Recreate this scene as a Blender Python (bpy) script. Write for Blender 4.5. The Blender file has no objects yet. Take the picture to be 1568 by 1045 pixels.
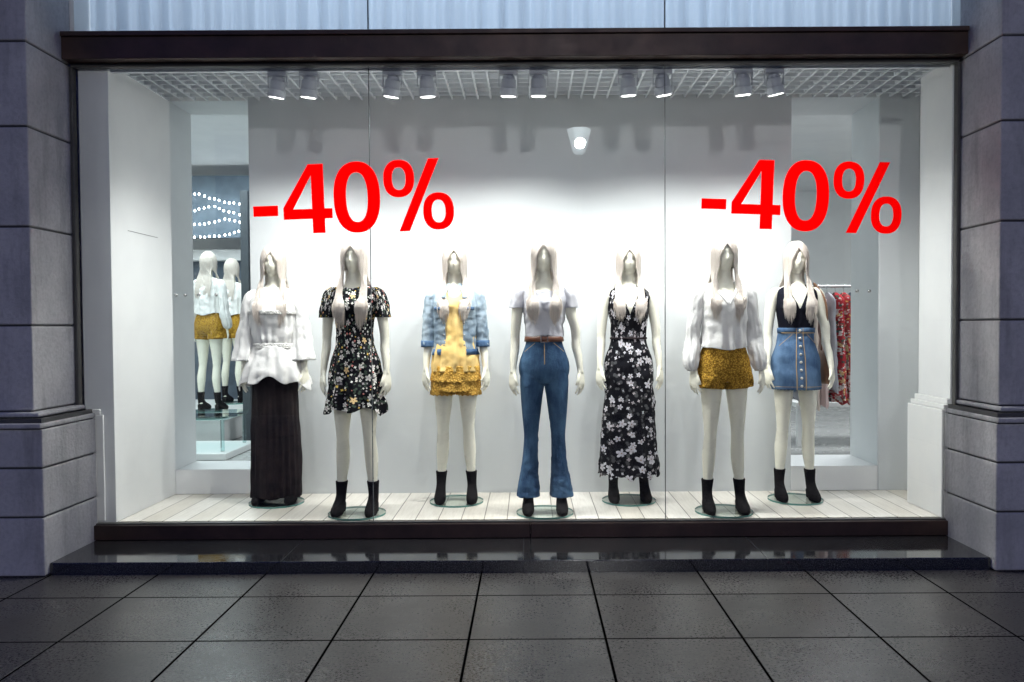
import bpy, bmesh, math, random
from mathutils import Vector, Matrix, noise
from mathutils.bvhtree import BVHTree
R=random.Random(7)
sc=bpy.context.scene
pi=math.pi
# ------------------------------------------------------------------ helpers
class NT:
    def __init__(s,name):
        s.m=bpy.data.materials.new(name); s.m.use_nodes=True; s.t=s.m.node_tree
        s.b=s.t.nodes['Principled BSDF']; s.out=s.t.nodes['Material Output']
    def n(s,ty,**k):
        x=s.t.nodes.new(ty)
        for a,v in k.items(): setattr(x,a,v)
        return x
    def l(s,a,b): s.t.links.new(a,b)
    def put(s,sock,v):
        if hasattr(v,'is_output'): s.l(v,sock)
        else: sock.default_value=v
    def math(s,op,a,b=None,c=None):
        x=s.n('ShaderNodeMath',operation=op); s.put(x.inputs[0],a)
        if b is not None: s.put(x.inputs[1],b)
        if c is not None: s.put(x.inputs[2],c)
        return x.outputs[0]
    def mix(s,f,a,b,blend='MIX'):
        x=s.n('ShaderNodeMix',data_type='RGBA',blend_type=blend)
        s.put(x.inputs[0],f)
        s.put(x.inputs[6],a if hasattr(a,'is_output') else (*a,1)); s.put(x.inputs[7],b if hasattr(b,'is_output') else (*b,1))
        return x.outputs[2]
    def noise(s,vec,scale,detail=4,rough=.55):
        x=s.n('ShaderNodeTexNoise'); x.inputs['Scale'].default_value=scale; x.inputs['Detail'].default_value=detail
        x.inputs['Roughness'].default_value=rough
        if vec is not None: s.l(vec,x.inputs['Vector'])
        return x.outputs['Fac']
    def ramp(s,f,lo,hi,a=0.,b=1.):
        x=s.n('ShaderNodeMapRange'); s.l(f,x.inputs[0]); x.inputs[1].default_value=lo;x.inputs[2].default_value=hi
        x.inputs[3].default_value=a;x.inputs[4].default_value=b
        return x.outputs[0]
    def co(s,which='Object'): return s.n('ShaderNodeTexCoord').outputs[which]
    def scale(s,vec,v):
        x=s.n('ShaderNodeMapping'); s.l(vec,x.inputs[0]); x.inputs['Scale'].default_value=v; return x.outputs[0]
    def bump(s,h,strength=.3,dist=.01):
        x=s.n('ShaderNodeBump'); s.l(h,x.inputs['Height']); x.inputs['Strength'].default_value=strength; x.inputs['Distance'].default_value=dist
        s.l(x.outputs[0],s.b.inputs['Normal']); return x
    def base(s,v): s.put(s.b.inputs['Base Color'],v if hasattr(v,'is_output') else (*v,1))
    def rough(s,v): s.put(s.b.inputs['Roughness'],v)
    def spec(s,v): s.b.inputs['Specular IOR Level'].default_value=v
def simple(name,c1,c2=None,scale=6,rough=.5,metal=0,bs=0,bscale=60,bd=.004,stretch=(1,1,1)):
    N=NT(name); c2=c2 or tuple(x*.85 for x in c1)
    v=N.scale(N.co(),stretch)
    N.base(N.mix(N.ramp(N.noise(v,scale),.35,.65),c1,c2))
    N.rough(N.ramp(N.noise(v,scale*2),.3,.7,max(rough-.06,.02),rough+.06)); N.b.inputs['Metallic'].default_value=metal
    if bs: N.bump(N.noise(v,bscale),bs,bd)
    return N.m
class MB:
    def __init__(s): s.v=[];s.f=[];s.uv=[];s.mi=[]
    def add(s,v,f,uv=None,mi=0):
        o=len(s.v); s.v+= [tuple(p) for p in v]
        for k,q in enumerate(f):
            s.f.append([o+i for i in q]); s.uv.append(uv[k] if uv else [(0,0)]*len(q)); s.mi.append(mi)
        return s
    def box(s,x0,x1,y0,y1,z0,z1,mi=0):
        v=[(x,y,z) for x in(x0,x1) for y in(y0,y1) for z in(z0,z1)]
        return s.add(v,[(0,1,3,2),(4,6,7,5),(0,4,5,1),(2,3,7,6),(0,2,6,4),(1,5,7,3)],None,mi)
    def mesh(s,name):
        m=bpy.data.meshes.new(name); m.from_pydata(s.v,[],s.f)
        u=m.uv_layers.new(name='UVMap'); k=0
        for q in s.uv:
            for c in q: u.data[k].uv=c; k+=1
        m.polygons.foreach_set('material_index',s.mi); m.update(); return m
    def obj(s,name,mats,parent=None,smooth=False,bevel=0,loc=(0,0,0),rz=0):
        return mkobj(name,s.mesh(name),mats,parent,smooth,bevel,loc,rz)
def mkobj(name,me,mats,parent=None,smooth=False,bevel=0,loc=(0,0,0),rz=0):
    if not isinstance(mats,(list,tuple)): mats=[mats]
    if not me.materials:
        for m in mats: me.materials.append(m)
    if smooth: me.polygons.foreach_set('use_smooth',[True]*len(me.polygons))
    o=bpy.data.objects.new(name,me); sc.collection.objects.link(o); o.parent=parent; o.location=loc; o.rotation_euler[2]=rz
    if bevel:
        b=o.modifiers.new('bevel','BEVEL'); b.width=bevel; b.segments=2; b.limit_method='ANGLE'
    return o
def empty(name,loc=(0,0,0),rz=0):
    o=bpy.data.objects.new(name,None); sc.collection.objects.link(o); o.location=loc; o.rotation_euler[2]=rz; o.empty_display_size=.1
    return o
def K(keys):
    keys=sorted(keys); n=len(keys)
    tan=[]
    for i in range(n):
        a=keys[max(i-1,0)];b=keys[min(i+1,n-1)]
        tan.append([(b[k]-a[k])/((b[0]-a[0]) or 1) for k in range(1,5)])
    def F(z):
        if z<=keys[0][0]: return keys[0][1:5]
        if z>=keys[-1][0]: return keys[-1][1:5]
        for i in range(n-1):
            if z<=keys[i+1][0]: break
        h=keys[i+1][0]-keys[i][0]; t=(z-keys[i][0])/h
        h00=2*t**3-3*t*t+1;h10=t**3-2*t*t+t;h01=-2*t**3+3*t*t;h11=t**3-t*t
        return [h00*keys[i][k+1]+h10*h*tan[i][k]*.85+h01*keys[i+1][k+1]+h11*h*tan[i+1][k]*.85 for k in range(4)]
    return F
def cst(v): return v if callable(v) else (lambda th:v)
def pushout(p,bvh,off):
    loc,nor,_,dist=bvh.find_nearest(p)
    if loc is not None and (p-loc).dot(nor)<off:
        q=loc+nor*off; q.z=p.z*.7+q.z*.3; return q
    return p
def tube(keys,zt,zb,n=64,nz=40,fold=None,th0=None,th1=None,cap=False,bvh=None,off=.006,mi=0,us=.16):
    F=K(keys); zt=cst(zt); zb=cst(zb); closed=th0 is None; g0=cst(th0 if not closed else 0); g1=cst(th1 if not closed else 2*pi)
    cols=n if closed else n+1; V=[];U=[]
    for j in range(nz+1):
        t=j/nz
        for i in range(cols):
            zz=zt(0)+(zb(0)-zt(0))*t
            a0=g0(zz);a1=g1(zz)
            th=a0+(a1-a0)*i/n
            z=zt(th)+(zb(th)-zt(th))*t
            cx,cy,rx,ry=F(z); d=fold(th,t,z) if fold else 0
            p=Vector((cx+(rx+d)*math.cos(th),cy+(ry+d)*math.sin(th),z))
            if bvh: p=pushout(p,bvh,off)
            V.append(p); U.append((th*us,z))
    f=[];uv=[]
    for j in range(nz):
        for i in range(n):
            i2=(i+1)%cols
            q=(j*cols+i,(j+1)*cols+i,(j+1)*cols+i2,j*cols+i2); f.append(q)
            uu=[U[k] for k in q]
            if closed and i2==0: uu[2]=(uu[1][0]+2*pi*us/n,uu[2][1]); uu[3]=(uu[0][0]+2*pi*us/n,uu[3][1])
            uv.append(uu)
    if cap:
        f.append(tuple(range(cols))); uv.append([(0,0)]*cols)
        f.append(tuple(reversed(range(nz*cols,nz*cols+cols)))); uv.append([(0,0)]*cols)
    return V,f,uv
def chain(P,rad,n=8,flat=1.):
    P=[Vector(p) for p in P]; V=[];f=[]; m=len(P)
    ref=Vector((0,1,0.01)) if abs((P[-1]-P[0]).normalized().y)<.8 else Vector((1,0,.01))
    for j in range(m):
        d=(P[min(j+1,m-1)]-P[max(j-1,0)]).normalized()
        a=d.cross(ref).normalized(); b=d.cross(a).normalized()
        for i in range(n):
            th=2*pi*i/n; V.append(P[j]+(a*math.cos(th)+b*math.sin(th)*flat)*rad[j])
    for j in range(m-1):
        for i in range(n):
            i2=(i+1)%n; f.append((j*n+i,j*n+i2,(j+1)*n+i2,(j+1)*n+i))
    f.append(tuple(reversed(range(n)))); f.append(tuple(range((m-1)*n,m*n)))
    return V,f
def smoothchain(P,rad,n=8,steps=3):
    P=[Vector(p) for p in P]; Q=[];r=[]
    for i in range(len(P)-1):
        p0=P[max(i-1,0)];p1=P[i];p2=P[i+1];p3=P[min(i+2,len(P)-1)]
        for k in range(steps):
            t=k/steps
            Q.append(.5*((2*p1)+(p2-p0)*t+(2*p0-5*p1+4*p2-p3)*t*t+(3*p1-p0-3*p2+p3)*t**3)); r.append(rad[i]*(1-t)+rad[i+1]*t)
    Q.append(P[-1]); r.append(rad[-1]); return Q,r
def sphere(c,r,n=20,m=14,shape=None):
    V=[];f=[]
    for j in range(m+1):
        ph=pi*j/m
        for i in range(n):
            th=2*pi*i/n; p=Vector((math.sin(ph)*math.cos(th),math.sin(ph)*math.sin(th),math.cos(ph)))
            q=shape(p) if shape else Vector((p.x*r[0],p.y*r[1],p.z*r[2]))
            V.append(q+Vector(c))
    for j in range(m):
        for i in range(n):
            i2=(i+1)%n; f.append((j*n+i,(j+1)*n+i,(j+1)*n+i2,j*n+i2))
    return V,f
def remesh(mb,voxel,name,it=2):
    me=mb.mesh('tmp'); bm=bmesh.new(); bm.from_mesh(me); bmesh.ops.remove_doubles(bm,verts=bm.verts,dist=1e-5); bm.to_mesh(me); bm.free()
    o=bpy.data.objects.new('tmp',me); sc.collection.objects.link(o)
    r=o.modifiers.new('r','REMESH'); r.mode='VOXEL'; r.voxel_size=voxel
    if it:
        s=o.modifiers.new('s','SMOOTH'); s.iterations=it; s.factor=.5
    bpy.context.view_layer.update(); dg=bpy.context.evaluated_depsgraph_get()
    m=bpy.data.meshes.new_from_object(o.evaluated_get(dg)); m.name=name
    bpy.data.objects.remove(o); bpy.data.meshes.remove(me); return m
def bvh_of(m): return BVHTree.FromPolygons([v.co.copy() for v in m.vertices],[tuple(p.vertices) for p in m.polygons])

# ------------------------------------------------------------------ materials
M_wall=simple('white_painted_wall',(.80,.81,.81),(.76,.77,.775),3,.55,bs=.05,bscale=120)
M_back=simple('pale_grey_backdrop',(.60,.625,.635),(.575,.60,.61),2,.5,bs=.04,bscale=120)
M_white=simple('white_lacquer',(.82,.82,.81),(.78,.79,.79),4,.35)
M_grid=simple('grid_louvre_grey',(.66,.69,.72),None,4,.4)
M_brown=simple('dark_bronze_metal',(.075,.042,.032),(.045,.027,.022),5,.45,.3,bs=.08,bscale=30)
M_dark=simple('dark_metal',(.03,.03,.033),None,5,.4,.3)
M_steel=simple('brushed_steel',(.5,.5,.5),None,5,.3,1)
def stone():
    N=NT('limestone_blocks'); v=N.co()
    a=N.noise(v,2.2,6,.6); b=N.noise(v,45,4); st=N.noise(N.scale(v,(1,1,.15)),7,6,.7); g=N.noise(v,160,3,.8)
    c=N.mix(N.ramp(a,.32,.68),(.60,.585,.57),(.40,.395,.395)); c=N.mix(N.ramp(b,.45,.75,0,.4),c,(.27,.265,.26)); c=N.mix(N.ramp(st,.50,.72,0,.65),c,(.22,.21,.20)); c=N.mix(N.ramp(g,.5,.7,0,.3),c,(.3,.29,.28))
    N.base(c); N.rough(.8); N.bump(N.math('ADD',N.math('MULTIPLY',a,1.2),b),.6,.006); return N.m
M_stone=stone()
def pavement():
    N=NT('granite_paving'); v=N.co(); s=N.n('ShaderNodeSeparateXYZ'); N.l(v,s.inputs[0])
    def cell(o,off,size):
        q=N.math('DIVIDE',N.math('SUBTRACT',o,off),size); fl=N.math('FLOOR',q); fr=N.math('SUBTRACT',q,fl)
        e=N.math('MULTIPLY',N.math('MINIMUM',fr,N.math('SUBTRACT',1.,fr)),size); return fl,e
    fx,ex=cell(s.outputs[0],-.279,.617); fy,ey=cell(s.outputs[1],4.24,.6)
    e=N.math('MINIMUM',ex,ey); joint=N.ramp(e,.0045,.0075)
    cm=N.n('ShaderNodeCombineXYZ'); N.l(fx,cm.inputs[0]);N.l(fy,cm.inputs[1]); wn=N.n('ShaderNodeTexWhiteNoise',noise_dimensions='2D'); N.l(cm.outputs[0],wn.inputs['Vector'])
    sp=N.noise(v,75,4,.8); big=N.noise(v,2.5,5); md=N.noise(v,16,4)
    c=N.mix(N.ramp(sp,.42,.60),(.016,.015,.014),(.16,.147,.135))
    c=N.mix(N.ramp(big,.3,.7,0,.4),c,(.036,.033,.031)); c=N.mix(N.math('MULTIPLY',wn.outputs[0],.55),c,(.036,.033,.031)); c=N.mix(N.ramp(md,.4,.7,0,.3),c,(.022,.02,.019))
    c=N.mix(joint,(.0015,.0015,.0015),c); N.base(c)
    N.rough(N.math('ADD',N.math('ADD',N.ramp(sp,.35,.65,.20,.40),N.ramp(big,.3,.7,-.05,.08)),N.math('MULTIPLY',N.math('SUBTRACT',1.,joint),.5))); 
    N.put(N.b.inputs['Specular IOR Level'],N.math('MULTIPLY',joint,.55))
    N.bump(N.math('ADD',N.math('MULTIPLY',joint,1.),N.math('MULTIPLY',sp,.30)),.6,.004); return N.m
M_pave=pavement()
def granite():
    N=NT('polished_granite'); v=N.co(); sp=N.noise(v,180,3,.8)
    N.base(N.mix(N.ramp(sp,.5,.72),(.012,.012,.013),(.12,.12,.12))); N.rough(N.ramp(N.noise(v,6,5),.3,.7,.04,.14)); N.b.inputs['IOR'].default_value=1.9; N.bump(N.noise(v,60),.03,.002); return N.m
M_gran=granite()
def planks():
    N=NT('whitewashed_planks'); v=N.co(); s=N.n('ShaderNodeSeparateXYZ'); N.l(v,s.inputs[0])
    q=N.math('DIVIDE',s.outputs[0],.148); fl=N.math('FLOOR',q); fr=N.math('SUBTRACT',q,fl)
    e=N.math('MINIMUM',fr,N.math('SUBTRACT',1.,fr)); j=N.ramp(e,.008,.03)
    wn=N.n('ShaderNodeTexWhiteNoise',noise_dimensions='1D'); N.l(fl,wn.inputs['W'])
    g=N.noise(N.scale(v,(40,3,1)),2.,5)
    c=N.mix(wn.outputs[0],(.66,.62,.55),(.78,.75,.70)); c=N.mix(N.ramp(g,.4,.75,0,.4),c,(.46,.42,.36)); c=N.mix(j,(.13,.11,.09),c)
    N.base(c); N.rough(.42); N.bump(N.math('ADD',j,N.math('MULTIPLY',g,.2)),.3,.004); return N.m
M_plank=planks()
def glass(name,tint=(1,1,1),gl=1.):
    N=NT(name); N.t.nodes.remove(N.b)
    tr=N.n('ShaderNodeBsdfTransparent'); tr.inputs[0].default_value=(*tint,1); g=N.n('ShaderNodeBsdfGlossy'); g.inputs['Roughness'].default_value=.0
    fr=N.n('ShaderNodeFresnel'); fr.inputs[0].default_value=1.45; mx=N.n('ShaderNodeMixShader')
    N.l(N.math('MULTIPLY',fr.outputs[0],gl),mx.inputs[0]); N.l(tr.outputs[0],mx.inputs[1]); N.l(g.outputs[0],mx.inputs[2]); N.l(mx.outputs[0],N.out.inputs[0]); return N.m
M_glass=glass('clear_glass',(.975,.985,.985))
M_disc=glass('base_glass',(.88,.95,.93))
M_rim=simple('glass_edge_green',(.12,.30,.27),None,5,.1)
def emis(name,c,s):
    N=NT(name); N.b.inputs['Emission Color'].default_value=(*c,1); N.b.inputs['Emission Strength'].default_value=s; N.base(c)
    try: N.m.cycles.emission_sampling='NONE'
    except: pass
    return N.m
def cloth(name,c1,c2=None,scale=9,rough=.9,bs=.25,spec=.15):
    N=NT(name); v=N.co(); c2=c2 or tuple(x*.88 for x in c1)
    N.base(N.mix(N.ramp(N.noise(v,scale),.35,.65),c1,c2)); N.rough(rough); N.spec(spec)
    N.bump(N.math('ADD',N.math('MULTIPLY',N.noise(v,22,3),1.),N.math('MULTIPLY',N.noise(v,260,2),.12)),bs,.012)
    return N.m
M_skin=simple('ivory_mannequin_gloss',(.89,.87,.745),(.875,.85,.72),3,.28)
def hairm():
    N=NT('platinum_hair'); v=N.scale(N.co(),(1,1,.08)); a=N.noise(v,150,3)
    c=N.mix(N.ramp(a,.35,.65),(.92,.87,.82),(.70,.63,.57))
    N.base(c); N.rough(.42); N.bump(a,.3,.003)
    t=N.n('ShaderNodeBsdfTranslucent'); t.inputs[0].default_value=(.93,.87,.81,1); mx=N.n('ShaderNodeMixShader'); mx.inputs[0].default_value=.42
    N.l(N.b.outputs[0],mx.inputs[1]);N.l(t.outputs[0],mx.inputs[2]);N.l(mx.outputs[0],N.out.inputs[0]); return N.m
M_hair=hairm()
M_boot=cloth('black_suede',(.008,.007,.008),(.013,.012,.013),20,.95,.2,.08)
M_blouse=cloth('white_cotton',(.83,.82,.80),(.79,.785,.77),9,.85,.4)
M_tee=cloth('light_grey_jersey',(.62,.62,.66),(.55,.55,.60),9,.9,.35)
M_maxi=cloth('black_brown_crepe',(.024,.017,.018),(.013,.010,.012),12,.8,.3)
M_tank=cloth('black_knit',(.008,.009,.015),(.012,.012,.02),20,.9,.2,.08)
M_yel=cloth('yellow_chiffon',(.86,.62,.26),(.82,.56,.20),9,.85,.3)
M_leather=simple('brown_leather',(.16,.06,.03),(.10,.035,.018),12,.4,bs=.1,bscale=120)
M_tan=simple('tan_leather',(.30,.16,.09),(.22,.11,.06),12,.5,bs=.1,bscale=120)
def lace(name,c1,c2,sc_=95):
    N=NT(name); v=N.co(); x=N.n('ShaderNodeTexVoronoi'); N.l(v,x.inputs['Vector']); x.inputs['Scale'].default_value=sc_
    d=x.outputs['Distance']; y=N.n('ShaderNodeTexVoronoi',feature='DISTANCE_TO_EDGE'); N.l(v,y.inputs['Vector']); y.inputs['Scale'].default_value=sc_*.45
    c=N.mix(N.ramp(d,.25,.7),c1,c2); c=N.mix(N.ramp(y.outputs['Distance'],.0,.09,.55,0),c,c2)
    N.base(c); N.rough(.85); N.spec(.15); N.bump(N.math('ADD',d,N.noise(v,30)),.6,.008); return N.m
M_lace=lace('mustard_lace',(.62,.37,.055),(.22,.11,.012))
M_lace2=lace('yellow_crochet',(.80,.50,.12),(.42,.22,.035),80)
M_wlace=lace('white_lace',(.80,.79,.76),(.60,.59,.57),110)
def denim(name,dark,light,bias=(.4,.65)):
    N=NT(name); v=N.co(); a=N.noise(N.scale(v,(1,1,.45)),9,4); b=N.noise(v,420,2,.8); k=N.noise(N.scale(v,(1,1,.3)),60,3)
    c=N.mix(N.ramp(a,bias[0],bias[1],0,1),dark,light); c=N.mix(N.ramp(b,.4,.7,0,.35),c,light); c=N.mix(N.ramp(k,.55,.75,0,.3),c,tuple(min(1,x*1.4) for x in light))
    N.base(c); N.rough(.9); N.spec(.15); N.bump(N.math('ADD',N.noise(v,20,4),N.math('MULTIPLY',b,.15)),.5,.012); return N.m
M_jean=denim('blue_jeans_denim',(.018,.045,.105),(.072,.145,.25))
M_jacket=denim('light_washed_denim',(.13,.19,.26),(.44,.53,.60),(.36,.68))
M_dskirt=denim('mid_blue_denim',(.030,.070,.155),(.115,.195,.32))
M_stitch=simple('tan_stitching',(.42,.30,.16),None,30,.8)
def floral(name,S,amount=.5,warm=.3,leaf=True,bg=(.006,.006,.009),pet=(.85,.83,.78),coord='UV',r1=.42,small=.5,r2=.36):
    N=NT(name); v=N.co(coord)
    def layer(scale,r0,npet,thr,seed):
        mp=N.n('ShaderNodeMapping'); N.l(v,mp.inputs[0]); mp.inputs['Location'].default_value=(seed,seed*.7,0)
        x=N.n('ShaderNodeTexVoronoi',voronoi_dimensions='2D' if coord=='UV' else '3D'); N.l(mp.outputs[0],x.inputs['Vector']); x.inputs['Scale'].default_value=scale; x.inputs['Randomness'].default_value=.9
        d=N.n('ShaderNodeVectorMath',operation='SUBTRACT'); N.l(mp.outputs[0],d.inputs[0]); N.l(x.outputs['Position'],d.inputs[1])
        s=N.n('ShaderNodeSeparateXYZ'); N.l(d.outputs[0],s.inputs[0]); cs=N.n('ShaderNodeSeparateColor'); N.l(x.outputs['Color'],cs.inputs[0])
        yy=s.outputs[1] if coord=='UV' else s.outputs[2]
        ang=N.math('ADD',N.math('ARCTAN2',yy,s.outputs[0]),N.math('MULTIPLY',cs.outputs[1],6.28))
        le=N.math('SQRT',N.math('ADD',N.math('MULTIPLY',s.outputs[0],s.outputs[0]),N.math('MULTIPLY',yy,yy)))
        pr=N.math('MULTIPLY_ADD',N.math('ABSOLUTE',N.math('COSINE',N.math('MULTIPLY',ang,npet/2))),.65,.35)
        rr=N.math('MULTIPLY',N.math('MULTIPLY',pr,r0/scale),N.math('MULTIPLY_ADD',cs.outputs[2],.75,.45))
        m=N.math('MULTIPLY',N.math('LESS_THAN',le,rr),N.math('LESS_THAN',cs.outputs[0],thr))
        ctr=N.math('LESS_THAN',le,.12*r0/scale)
        shade=N.math('DIVIDE',le,N.math('MAXIMUM',rr,1e-5))
        return m,ctr,cs,shade
    m,ctr,cs,sh=layer(S,r1,5,amount,0.); m2,c2,cs2,_=layer(S*2.1,r2,4,small,3.3); m3,_,cs3,_=layer(S*1.5,.42,2,.7,7.1)
    cr=N.n('ShaderNodeValToRGB'); cr.color_ramp.interpolation='CONSTANT'; e=cr.color_ramp.elements
    e[0].position=0; e[0].color=(*pet,1); e[1].position=.45; e[1].color=(.42,.38,.40,1)
    for p,c in((.7,(.70,.25,.22,1)),(.84,(.80,.55,.12,1))):
        if warm>0: q=e.new(p); q.color=c
    N.l(cs2.outputs[1],cr.inputs[0])
    c=N.mix(m3,bg,(.06,.085,.065) if warm>0 else (.07,.07,.075))
    c=N.mix(m2,c,cr.outputs[0])
    pc=N.mix(N.ramp(sh,.2,1.,.55,0),pet,(.30,.27,.33)); pc=N.mix(N.math('MULTIPLY',N.math('GREATER_THAN',cs.outputs[1],1-warm*.6),.8),pc,(.75,.50,.18))
    pc=N.mix(ctr,pc,(.25,.15,.05)); c=N.mix(m,c,pc)
    N.base(c); N.rough(.85); N.spec(.12); N.bump(N.noise(N.co(),20,3),.25,.012); return N.m
M_flor1=floral('black_floral_small',21,.50,.35)
M_flor2=floral('black_floral_large',15,.50,.0,pet=(.62,.61,.65),r1=.45,small=.35)
M_red=floral('red_floral',14,.7,.3,True,(.42,.03,.04),(.85,.75,.7),'Object')

# ------------------------------------------------------------------ mannequin body
TK=[(.845,0,0,.085,.07),(.875,0,.004,.144,.098),(.93,0,.006,.162,.110),(.985,0,.006,.157,.107),(1.04,0,.004,.138,.098),(1.10,0,0,.117,.086),(1.16,0,-.002,.110,.081),(1.22,0,-.002,.114,.084),(1.29,0,-.003,.125,.091),(1.35,0,-.004,.135,.097),(1.405,0,0,.141,.089),(1.445,0,.002,.140,.074),(1.47,0,.004,.114,.064),(1.492,0,.005,.072,.055),(1.515,0,.004,.047,.047),(1.55,0,0,.043,.045),(1.62,0,-.002,.042,.046)]
def legk(s): return [(.07,.108*s,.02,.026,.032),(.15,.106*s,.016,.027,.032),(.22,.103*s,.018,.032,.038),(.30,.098*s,.022,.040,.048),(.37,.095*s,.022,.044,.053),(.44,.092*s,.012,.042,.049),(.50,.090*s,.0,.041,.047),(.56,.089*s,-.004,.046,.053),(.66,.087*s,-.004,.057,.065),(.76,.084*s,0,.067,.077),(.84,.080*s,.003,.075,.086),(.92,.076*s,.006,.077,.09)]
def armk(s,w):
    e=.188+(w-.2)*.6
    return [(.915,w*s,-.036,.019,.023),(.96,(w*.8+e*.2)*s,-.028,.022,.026),(1.02,(w*.5+e*.5)*s,-.014,.027,.031),(1.08,e*s,.0,.030,.034),(1.135,e*s,.008,.030,.033),(1.20,(e-.004)*s,.008,.033,.037),(1.30,.178*s,.006,.037,.042),(1.38,.168*s,.004,.041,.046),(1.43,.156*s,.003,.043,.045),(1.462,.140*s,.003,.034,.036),(1.475,.129*s,.003,.02,.02)]
def head(p):
    x=p.x*.073;y=p.y*.094;z=p.z*.113
    if z<0: x*=1-.30*(-p.z)**1.6; y*=1-.16*(-p.z)**2
    if p.y<0:
        y*=.95; g=lambda cx,cz,rx,rz:math.exp(-((x-cx)/rx)**2-((z-cz)/rz)**2)
        y-= .020*g(0,-.026,.010,.020)+.008*g(0,0,.009,.03)+.006*g(0,-.060,.018,.007)+.008*g(0,-.093,.02,.015)+.003*g(0,.03,.05,.02)
        y+= .008*(g(.028,.002,.015,.012)+g(-.028,.002,.015,.012))+.003*g(0,-.075,.02,.006)
    return Vector((x,y,z))
core=MB()
core.add(*tube(TK,1.62,.845,40,60,cap=True))
for s in(1,-1):
    core.add(*tube(legk(s),.92,.07,28,50,cap=True))
    core.add(*sphere((.060*s,-.070,1.338),(.054,.048,.054)))
core.add(*sphere((0,-.006,1.668),None,48,36,head))
core_m=remesh(core,.007,'core',2); BV=bvh_of(core_m)
def hand(mb,s,w):
    o=Vector((w*s,-.036,.92)); d=Vector((.06*s,-.14,-1)).normalized(); wv=Vector((-.55*s,-.84,0)).normalized()
    inn=Vector((-s,.4,0)).normalized()
    for k,(of,L) in enumerate(((.027,.066),(.009,.075),(-.009,.070),(-.027,.054))):
        kn=o+d*(.082-.004*abs(k-1.3))+wv*of; sp=wv*of*.45
        P=[o+wv*of*.45+d*-.01,o+d*.04+wv*of*.85,kn,kn+d*L*.42+sp*.5+inn*.006,kn+d*L*.78+sp+inn*.017,kn+d*L+sp+inn*.028]
        mb.add(*chain(*smoothchain(P,[.013,.013,.0105,.0080,.0070,.0048]),10))
    P=[o+wv*.008+d*.005,o+wv*.026+d*.028,o+wv*.044+d*.054-inn*.002,o+wv*.050+d*.076+inn*.006,o+wv*.050+d*.090+inn*.010]
    mb.add(*chain(*smoothchain(P,[.013,.0125,.010,.0085,.0055]),10))
def body(wl,wr,name):
    b=MB(); b.v=list(core.v); b.f=list(core.f); b.uv=list(core.uv); b.mi=list(core.mi)
    for s,w in((-1,wl),(1,wr)):
        b.add(*tube(armk(s,w),1.475,.915,24,50,cap=True)); hand(b,s,w)
    return remesh(b,.0048,name,2)
B1=body(.205,.238,'mannequin_body_a'); B2=body(.205,.215,'mannequin_body_b')
for b in(B1,B2): b.materials.append(M_skin); b.polygons.foreach_set('use_smooth',[True]*len(b.polygons))
# boots
bt=MB()
def footwarp(V):
    out=[]
    for p in V:
        p=Vector(p)
        if p.z<.09: p.z+=max(0,min(.045,(p.y+.055)*.42))*(1-p.z/.09)
        out.append(p)
    return out
for s in(1,-1):
    FK=[(0,.112*s,-.058,.034,.104),(.018,.112*s,-.060,.040,.112),(.040,.112*s,-.054,.040,.106),(.06,.111*s,-.035,.037,.086),(.085,.110*s,-.005,.034,.060),(.115,.109*s,.014,.033,.044),(.16,.107*s,.018,.036,.043),(.205,.105*s,.019,.041,.047)]
    V,f,u=tube(FK,.205,0,32,26,cap=True); bt.add(footwarp(V),f)
    bt.add(*tube([(0,.111*s,.034,.026,.022),(.06,.110*s,.030,.030,.030)],.06,0,16,6,cap=True))
boot_m=remesh(bt,.005,'ankle_boots',1); boot_m.materials.append(M_boot); boot_m.polygons.foreach_set('use_smooth',[True]*len(boot_m.polygons))
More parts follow.
